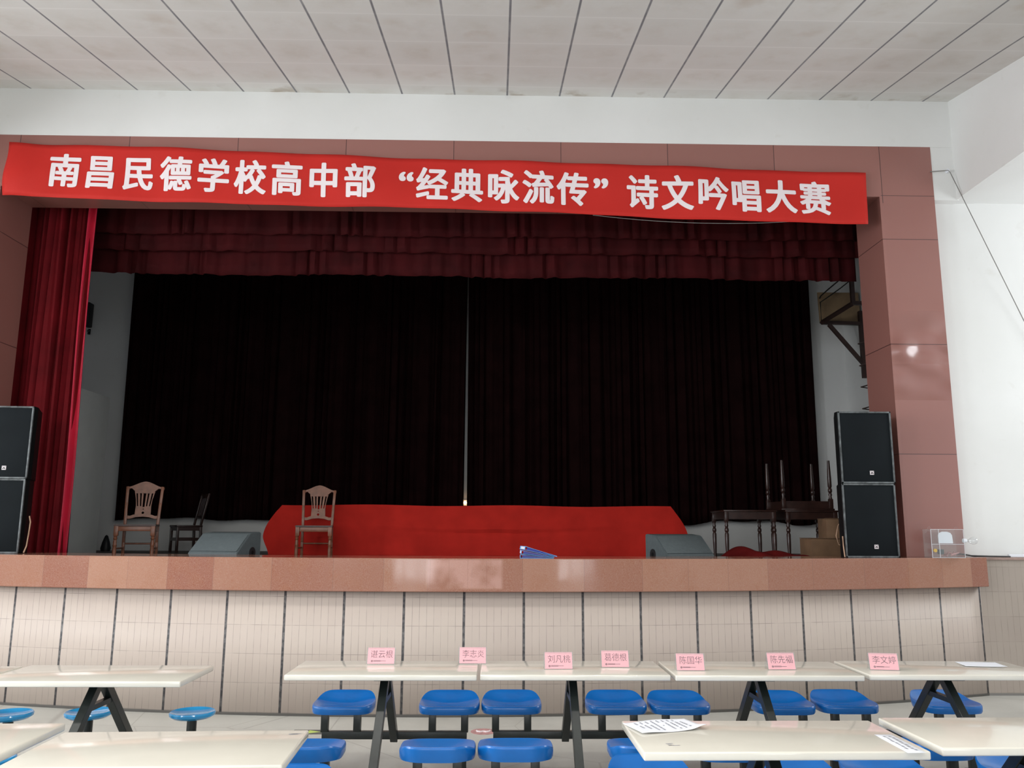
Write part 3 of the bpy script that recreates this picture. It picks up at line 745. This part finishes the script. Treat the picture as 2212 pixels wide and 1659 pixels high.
b = B(); b.path([(5.98, 13.4, 6.0), (5.9, 13.7, 5.92), (5.83, 14.0, 5.85), (5.82, 14.3, 5.82), (5.83, 14.39, 5.80)], .012); o = b.build('cable', M_BCABLE); tag(o, 'black cable hanging down to the plywood panel from above the platform', 'cable')
b = B(); b.path([(6.45, 14.3, 6.18), (6.2, 14.3, 5.98), (5.95, 14.3, 5.80), (5.8, 14.3, 5.70), (5.8, 14.31, 5.34)], .010); o = b.build('cable', M_BCABLE); tag(o, 'thin black cable slanting across the plywood panel', 'cable')
# glow through the slit of the backdrop
t = thing('wall_lamp', 'small glowing lamp seen through the slit of the backdrop', 'lamp', (-.562, 15.25, 2.12))
b = B(); b.box((0, -.02, 0), (.10, .04, .10)); b.build('lamp_base', M_WHITE, t, smooth=False)
b = B(); b.lathe([(.018, 0), (.03, .03), (.03, .06), (.012, .10), (0, .105)], Matrix.Translation((0, -.04, 0)) @ Matrix.Rotation(pi / 2, 4, 'X'), 14); b.build('bulb', M_GLOW, t)

# ------------------------------------------------------------------ folders on the lip
def folder(label, loc, rz, pitch, sc=1):
    t = thing('document_folder', label, 'folder', loc, rz, 'blue folders lying on the stage lip'); t.rotation_euler = (0, pitch, rz)
    tl = Matrix.Rotation(.082, 3, 'Y')
    b = B(); b.box((-.155, 0, .0015), (.31, .235, .0025)); b.box((-.155, 0, .0185), (.31, .235, .0025), tl); b.build('cover', M_FBLUE, t, smooth=False)
    b = B(); b.box((-.3095, 0, .0155), (.004, .235, .031)); sp_ = b.build('spine', M_FBLUE, t, smooth=False)
    b = B(); b.box((-.3122, -.02, .016), (.0015, .16, .022)); b.box((-.285, -.09, .0305), (.045, .045, .0015), tl); l = b.build('spine_label', M_PAPER, sp_, smooth=False); l['label'] = 'white paper label'
    b = B(); b.prism([(-.29, .004), (-.02, .004), (-.29, .026)], [], .01, Matrix.Translation((0, -.115, 0))); b.build('inner_pocket', M_FNAVY, t, smooth=False)
folder('topmost blue folder of the fanned pile on the stage lip', (.545, 7.88, 1.404), .16, .205)
folder('middle blue folder of the fanned pile on the stage lip', (.540, 7.90, 1.3965), .02, .105)
folder('lowest blue folder of the fanned pile, flat on the stage lip', (.545, 7.92, 1.3885), -.08, .0)

# ------------------------------------------------------------------ cables by the speakers
b = B(); b.path([(3.76, 9.02, 1.78), (3.70, 9.01, 1.71), (3.665, 9.0, 1.60), (3.69, 9.0, 1.51), (3.75, 9.0, 1.475)], .006)
o = b.build('cable', M_CABLE); tag(o, 'thin pale cable looping out behind the right loudspeaker stack', 'cable')
b = B(); b.path([(3.508, 8.45, 1.60), (3.510, 8.45, 1.50), (3.514, 8.44, 1.394)], .006); o = b.build('cable', M_CABLE); tag(o, 'short pale cable hanging on the left edge of the lower right loudspeaker', 'cable')
b = B(); b.path([(-4.735, 8.60, 1.76), (-4.725, 8.61, 1.70), (-4.73, 8.61, 1.58), (-4.735, 8.60, 1.46), (-4.745, 8.58, 1.394)], .007); o = b.build('cable', M_CABLE); tag(o, 'pale cable running down beside the left loudspeaker stack', 'cable')
# thin string under the banner
b = B(); b.path([(1.05 + 2.45 * k / 14, 8.73, 5.10 - .03 * k / 14 - .16 * (k / 14) * (1 - k / 14) * 1.6) for k in range(15)], .003); o = b.build('string', M_WIRE); tag(o, 'thin loose string sagging below the right part of the red banner', 'string')
# wire on the right wall with its insulator
t = thing('wall_wire', 'thin grey wire slanting down the white wall right of the pillar', 'wire', (5.10, 8.76, 5.69))
b = B(); b.tube((0, .02, 0), (0, -.02, 0), .018, seg=12); b.build('insulator', M_PAPER, t)
b = B(); b.path([(-.20, -.005, -.012), (0, -.02, 0), (.017, -.025, -.027), (.077, -.12, -.369), (.201, -.06, -.57), (.373, 0, -.894), (.756, .08, -1.724), (1.005, .102, -2.30), (1.55, .105, -3.55), (1.78, .102, -4.27)], .005); b.build('wire', M_WIRE, t)
# clear box with fittings on the ledge, bulb
t = thing('clear_fittings_box', 'clear plastic box holding a white card on the ledge right of the pillar', 'box', (4.59, 8.55, 1.388))
w, d, h = .335, .16, .285
b = B()
for s in (-1, 1): b.box((s * w / 2, 0, h / 2), (.004, d, h)); b.box((0, s * d / 2, h / 2), (w, .004, h))
b.box((0, 0, .002), (w, d, .004)); b.box((0, 0, h), (w, d, .004)); b.box((-w / 2 + .08, 0, h / 2), (.004, d, h)); b.box((0, 0, h * .48), (w, d, .004)); b.build('case', M_ACR, t, smooth=False)
b = B()
for x in (-w / 2, -w / 2 + .08, w / 2):
    b.box((x, -d / 2, h / 2), (.003, .003, h))
for z in (.003, h * .48, h): b.box((0, -d / 2, z), (w, .003, .003))
b.build('case_edges', M_PAPER, t, smooth=False)
b = B(); b.prism([(-.085, .145), (.065, .145), (.06, .225), (.045, .25), (.01, .262), (-.04, .262), (-.07, .25), (-.085, .23)], [], .003, Matrix.Translation((0, -.06, 0))); b.build('card', M_PAPER, t, smooth=False)
b = B(); b.tube((-.127, -.07, .073), (-.127, -.055, .073), .018, seg=18); b.build('yellow_button', M_YEL, t)
b = B(); b.box((-.05, -.02, .06), (.05, .04, .05), None, .004); b.build('terminal_block', M_GREY, t)
b = B(); b.path([(.02, 0, .01), (.05, .02, .05), (.10, -.02, .03), (.12, .03, .06), (.07, .01, .02), (.14, -.01, .05), (.05, -.03, .03)], .007); b.build('loose_wiring', M_RING, t)
for x in (-.14, .14):
    b = B(); b.path([(x - .018, 0, h), (x - .012, 0, h + .022), (x, 0, h + .03), (x + .012, 0, h + .022), (x + .018, 0, h)], .004, 6); b.build('hanging_loop', M_ACR, t)
t = thing('light_bulb', 'clear glass light bulb with white socket sticking out of the clear box', 'light bulb', (4.802, 8.50, 1.56)); t.scale = (.7, .7, .7)
Mx = Matrix.Rotation(pi / 2, 4, 'Y')
b = B(); b.lathe([(.02, -.06), (.03, -.055), (.03, -.01), (.02, 0)], Mx, 16); so = b.build('socket', M_PAPER, t)
b = B(); b.lathe([(.014, 0), (.018, .02), (.04, .05), (.054, .085), (.055, .105), (.045, .135), (.02, .153), (0, .157)], Mx, 24); b.build('glass_bulb', M_GLASS, t)
b = B(); b.lathe([(.012, 0), (.015, .03), (.008, .06), (0, .065)], Mx, 12); b.build('filament_stem', M_CHROME, t)
b = B(); b.path([(4.72, 8.66, 1.41), (4.85, 8.75, 1.425), (5.0, 8.78, 1.402), (5.2, 8.79, 1.397), (5.42, 8.80, 1.394)], .008); o = b.build('cable', M_BCABLE); tag(o, 'dark cable running along the ledge right of the clear box', 'cable')
b = B(); b.box((5.9, 8.83, 1.404), (.96, .035, .03), None, .004); o = b.build('cable_trunking', M_PAPER); tag(o, 'white cable trunking strip on the ledge at the right picture edge', 'trunking')

# ------------------------------------------------------------------ canteen tables with fixed seats
def seat_mesh():
    b = B(); w, d = .214, .20; N = 56
    def pt(k, r):
        a = 2 * pi * k / N; n = 4.2
        c, s = math.cos(a), math.sin(a)
        q = (abs(c) ** n + abs(s) ** n) ** (-1 / n)
        fy = 1.0
        x, y = r * c * q * w, r * s * q * d
        if y > 0: x *= 1 - .16 * smoothstep(0, 1, y / d) ** 1.5
        return x, y
    def top(x, y, r):
        z = .448 - .030 * (1 - min(1, r) ** 2.0) + .040 * smoothstep(.02, .19, y) - .006 * smoothstep(.1, .2, -y)
        return z
    rings = []; cen = b.b.verts.new((0, 0, top(0, 0, 0)))
    for r in (.15, .3, .45, .6, .75, .87, .94): rings.append([b.b.verts.new((*pt(k, r), top(*pt(k, r), r))) for k in range(N)])
    for dr, dz in ((.975, -.003), (.994, -.010), (1.0, -.02)): rings.append([b.b.verts.new((*pt(k, dr), top(*pt(k, 1), 1) + dz)) for k in range(N)])
    def low(k, r, z):
        x, y = pt(k, r); t = smoothstep(.0, .2, y) * .10
        return b.b.verts.new((x * (1 - t * .6), y * (1 - t), z + .012 * smoothstep(0, .2, y)))
    rings.append([low(k, .995, .398) for k in range(N)]); rings.append([low(k, .97, .387) for k in range(N)]); rings.append([low(k, .90, .384) for k in range(N)])
    for k in range(N): b.b.faces.new((cen, rings[0][k], rings[0][(k + 1) % N]))
    for p, q in zip(rings, rings[1:]):
        for k in range(N): b.b.faces.new((p[k], q[k], q[(k + 1) % N], p[(k + 1) % N]))
    b.b.faces.new(rings[-1]); return b
def make_table(label, cat='canteen table', L=1.163, D=.553, dx=0.0, round_=False):
    t = thing('canteen_table', label, cat, (0, 0, 0), 0, 'cream canteen tables with fixed seats')
    H = .78; th = .034
    b = B(); b.box((0, 0, H - th / 2), (L, D, th), None, .007, 3); b.build('tabletop', M_TOP, t)
    b = B(); b.bar((0, -.2, H - th - .008), (0, .2, H - th - .008), .10, .012)
    b.bar((-.42, 0, H - th - .006), (.42, 0, H - th - .006), .03, .012); b.build('top_bracket', M_STEEL, t, smooth=False)
    yf, yn = .56, -.56; zb = .245
    b = B(); b.bar((0, .03, H - th - .01), (0, yf - .02, .225), .058, .05, .003, (1, 0, 0)); b.bar((0, -.03, H - th - .01), (0, yn + .02, .225), .058, .05, .003, (1, 0, 0))
    b.bar((0, -.135, .60), (0, .135, .60), .04, .03); b.build('trestle', M_STEEL, t, smooth=False)
    hw = .5 if not round_ else .42
    for y in (yf, yn):
        b = B(); b.bar((-hw + dx, y, zb), (hw + dx, y, zb), .05, .05, .003); b.build('beam', M_STEEL, t)
        for s in (-1, 1):
            b = B(); b.bar((s * (hw - .025) + dx, y, 0), (s * (hw - .025) + dx, y, .223), .048, .048, .003); b.box((s * (hw - .025) + dx, y, .004), (.08, .08, .008)); b.build('foot', M_STEEL, t)
    ys = (.69, -.56) if not round_ else (.58, -.56)
    for y, yb, flip in ((ys[0], yf, 0), (ys[1], yn, 1)):
        for s in (-1, 1):
            xs = s * .372 + dx if not round_ else s * .345 + dx
            b = B()
            if not round_:
                for q in (-1, 1): b.bar((xs + q * .112, yb, zb + .02), (xs + q * .112, yb, .384), .05, .05, .003)
                b.bar((xs - .137, (y + yb) / 2, .381), (xs + .137, (y + yb) / 2, .381), .10, .006)
            else:
                b.tube((xs, yb, zb), (xs, y * .97, .30), .03); b.tube((xs, y, .255), (xs, y, .41), .032, seg=18)
            br = b.build('seat_bracket', M_STEEL, t)
            if round_:
                b = B(); b.lathe([(0, .425), (.10, .428), (.128, .436), (.142, .440), (.149, .432), (.146, .417), (.125, .402), (.06, .394), (0, .394)], Matrix.Translation((xs, y, 0)), 40)
                o = b.build('seat', M_LBLUE, t); o['label'] = 'glossy light blue round seat'
            else:
                b = seat_mesh(); o = b.build('seat', M_BLUE, t); o['label'] = 'blue moulded seat'
                o.location = (xs, y, 0); o.rotation_euler.z = pi * flip
    return t
T = make_table('cream canteen table in the front row, first of the blue seated ones from the left')
T.location = (-.69, 5.525, 0)
dup(T, (.493, 5.54, 0), 0, 'cream canteen table in the front row, second of the blue seated ones from the left')
dup(T, (1.685, 5.535, 0), 0, 'cream canteen table in the front row, third of the blue seated ones from the left')
dup(T, (2.893, 5.57, 0), 0, 'cream canteen table at the right end of the front row with a blank white sheet')
TN = dup(T, (1.175, 3.775, 0), .012, 'cream canteen table in the near row with a printed sheet and a taped slip')
dup(T, (2.41, 3.85, 0), .02, 'cream canteen table in the near row cut by the right picture edge, nothing on it')
T2 = make_table('cream canteen table in the near row at left, beside the empty gap, scuffed corner', L=1.045)
T2.location = (-1.325, 3.565, 0); T2.rotation_euler.z = .04
dup(T, (-2.512, 3.70, 0), .02, 'cream canteen table in the near row cut by the left picture edge')
R = make_table('cream canteen table with round light blue seats at the left', L=1.165, D=.575, dx=.02, round_=True)
R.location = (-2.39, 5.31, 0)
dup(R, (-3.58, 5.26, 0), 0, 'cream canteen table with round light blue seats at the left picture edge')

for tb, px, py in ((TN, -.45, -.16), (T2, .47, .2)):
    b = B(); rnd = random.Random(int(px * 100))
    for k in range(5):
        x, y, l = px + rnd.uniform(-.02, .02), py + rnd.uniform(-.02, .02), rnd.uniform(.015, .04)
        b.b.faces.new([b.b.verts.new((x + p, y + q, .7806)) for p, q in ((0, 0), (l, .006), (l * .8, .011), (-.003, .005))])
    o = b.build('scuff_mark', M_PRINT, tb, smooth=False); o['label'] = 'small dark scuff mark'
# ------------------------------------------------------------------ name placards
names = ['谌云根', '李志炎', '刘凡桃', '葛德根', '陈国华', '陈先福', '李文婷']
pos = [(-.744, 5.672, .01), (-.146, 5.70, .01), (.404, 5.487, .03), (.775, 5.563, 0), (1.234, 5.444, -.02), (1.826, 5.487, .02), (2.484, 5.478, -.16)]
lab = ['pink name placard in clear stand nearest the left end of the front row',
       'pink name placard in clear stand at the right end of the leftmost front table',
       'pink name placard in clear stand on the second front table, left one of two',
       'pink name placard in clear stand on the second front table, right one of two',
       'pink name placard in clear stand at the left end of the third front table',
       'pink name placard in clear stand near the right end of the third front table',
       'pink name placard in clear stand, turned slightly, on the table with the blank sheet']
al = math.atan2(.032, .104)
for nm, (x, y, rz), lb in zip(names, pos, lab):
    t = thing('name_placard', lb, 'name placard', (x, y, .7805), rz, 'pink name placards on the front tables')
    w, h = .186, .108
    Rf = Matrix.Rotation(-al, 4, 'X')
    b = B()
    for sgn in (1, -1):
        Mm = Matrix.Translation((0, 0, 0)) @ Matrix.Rotation(0 if sgn > 0 else pi, 4, 'Z') @ Matrix.Translation((0, -.032, 0)) @ Rf
        for yy in (0, .0045):
            r = bmesh.ops.create_cube(b.b, size=1); bmesh.ops.transform(b.b, matrix=Mm @ Matrix.Translation((0, yy, h / 2)) @ Matrix.Diagonal((w, .0012, h, 1)), verts=r['verts'])
    b.build('stand', M_ACR, t, smooth=False)
    b = B(); Mm = Matrix.Translation((0, -.032, 0)) @ Rf
    r = bmesh.ops.create_cube(b.b, size=1); bmesh.ops.transform(b.b, matrix=Mm @ Matrix.Translation((0, .0023, h / 2 + .002)) @ Matrix.Diagonal((w - .012, .0012, h - .006, 1)), verts=r['verts'])
    cardo = b.build('card', M_PINK, t, smooth=False)
    b = B()
    for i, (vs, fs) in enumerate(text_bm(nm, -.010)):
        nv = [b.b.verts.new(Mm @ Vector(((i - 1) * .049 + .004 + (v.x - .5) * .050, .0014, .066 + (v.y - .38) * .052))) for v in vs]
        for f in fs:
            try: b.b.faces.new([nv[k] for k in f])
            except ValueError: pass
    N = 16
    for k in range(N):
        a0, a1 = 2 * pi * k / N, 2 * pi * (k + 1) / N
        b.b.faces.new([b.b.verts.new(Mm @ Vector((-.058 + r_ * math.cos(a), .0014, .022 + r_ * math.sin(a)))) for r_, a in ((.0062, a0), (.0062, a1), (.0038, a1), (.0038, a0))])
    for x0, x1, hz in ((-.061, -.055, .0015),): b.b.faces.new([b.b.verts.new(Mm @ Vector((xx, .0014, .022 + zz))) for xx, zz in ((x0, -hz), (x1, -hz), (x1, hz), (x0, hz))])
    xx = -.049
    while xx < -.004:
        for zz in (.0235, .0195): b.b.faces.new([b.b.verts.new(Mm @ Vector((xx + p, .0014, zz + q))) for p, q in ((0, 0), (.0042, 0), (.0042, .0026), (0, .0026))])
        xx += .0047
    b.b.faces.new([b.b.verts.new(Mm @ Vector((p, .0014, .0213 + q))) for p, q in ((-.003, 0), (.032, 0), (.032, .0022), (-.003, .0022))])
    bmesh.ops.triangulate(b.b, faces=b.b.faces)
    b.build('name_print', M_INK, cardo, smooth=False)

# ------------------------------------------------------------------ papers and stickers
def sheet(label, cen, ax, ay, curl, seed, lines):
    rnd = random.Random(seed); ax, ay = Vector(ax), Vector(ay); cen = Vector(cen)
    def fn(u, v, dz=0.0):
        p = ax * (u - .5) + ay * (v - .5)
        z = curl * (.5 + .5 * math.sin(u * 7 + 1.2) * math.cos(v * 3)) + curl * 2.2 * smoothstep(.75, 1, u) * smoothstep(.4, 0, v)
        return Vector((p.x, p.y, z + .002 + dz))
    b = B(); b.grid(20, 12, fn); o = b.build('paper_sheet', M_PAPER, loc=cen); solid(o, .0006, 1); tag(o, label, 'paper')
    if lines:
        b = B()
        for k in range(9):
            u = .14 + .085 * k; v = .88
            while v > .2:
                l = rnd.uniform(.03, .09)
                if rnd.random() < .75: b.b.faces.new([b.b.verts.new(fn(uu, vv, .0022)) for uu, vv in ((u, v), (u + .022, v), (u + .022, v - l), (u, v - l))])
                v -= l + .02
        b.build('printed_lines', M_PRINT, o, smooth=False)
sheet('white printed sheet lying on the near table, its corner curling', (.765, 3.925, .7805), (.305, .10, 0), (-.055, .205, 0), .006, 4, True)
sheet('blank white sheet on the rightmost front table', (3.235, 5.69, .7805), (.26, -.03, 0), (.03, .19, 0), .0008, 5, False)
b = B(); b.grid(2, 6, lambda u, v: Vector((.075 * (u - .5) + .0, .30 * (v - .5), .0006))); o = b.build('taped_slip', M_PAPER, loc=(1.69, 3.63, .7805)); solid(o, .0004, 1); tag(o, 'handwritten paper slip taped to the right edge of the near table', 'paper slip')
b = B(); rnd = random.Random(9)
for k in range(2):
    y = .12
    while y > -.10:
        l = rnd.uniform(.012, .03); x = -.015 + .026 * k + rnd.uniform(-.003, .003)
        b.b.faces.new([b.b.verts.new((x + p, y + q, .0016)) for p, q in ((0, 0), (.010, 0), (.012, -l), (.002, -l))]); y -= l + .008
b.build('handwriting', M_PRINT, o, smooth=False)
def decal(name, label, loc, rz):
    t = thing(name, label, 'floor sticker', loc, rz); return t
t = decal('arrow_sticker', 'dark floor sticker with a lime arrow behind the near left table', (-1.53, 7.23, 0), 0)
b = B(); b.box((0, 0, .001), (.26, .15, .002)); b.build('plate', M_DGREY, t, smooth=False)
b = B(); b.prism([(-.11, -.022), (.0, -.022), (.0, -.055), (.10, 0), (.0, .055), (.0, .022), (-.11, .022)], [], .001, Matrix.Translation((0, 0, .003)) @ Matrix.Rotation(-pi / 2, 4, 'X') @ Matrix.Diagonal((1, 1, 1, 1))); b.build('arrow', M_LIME, t, smooth=False)
t = decal('round_sticker', 'faded red round floor sticker between the front row seats', (-.09, 7.25, 0), 0)
b = B(); b.lathe([(.105, 0), (.105, .002), (0, .002)], None, 32); b.build('disc', M_RING, t)
b = B(); b.path([(-.055, .018, .004), (-.05, -.012, .004), (-.025, -.024, .004), (0, -.012, .004), (.025, -.024, .004), (.05, -.012, .004), (.055, .018, .004)], .008, 6); b.build('figure', M_WHITE, t)
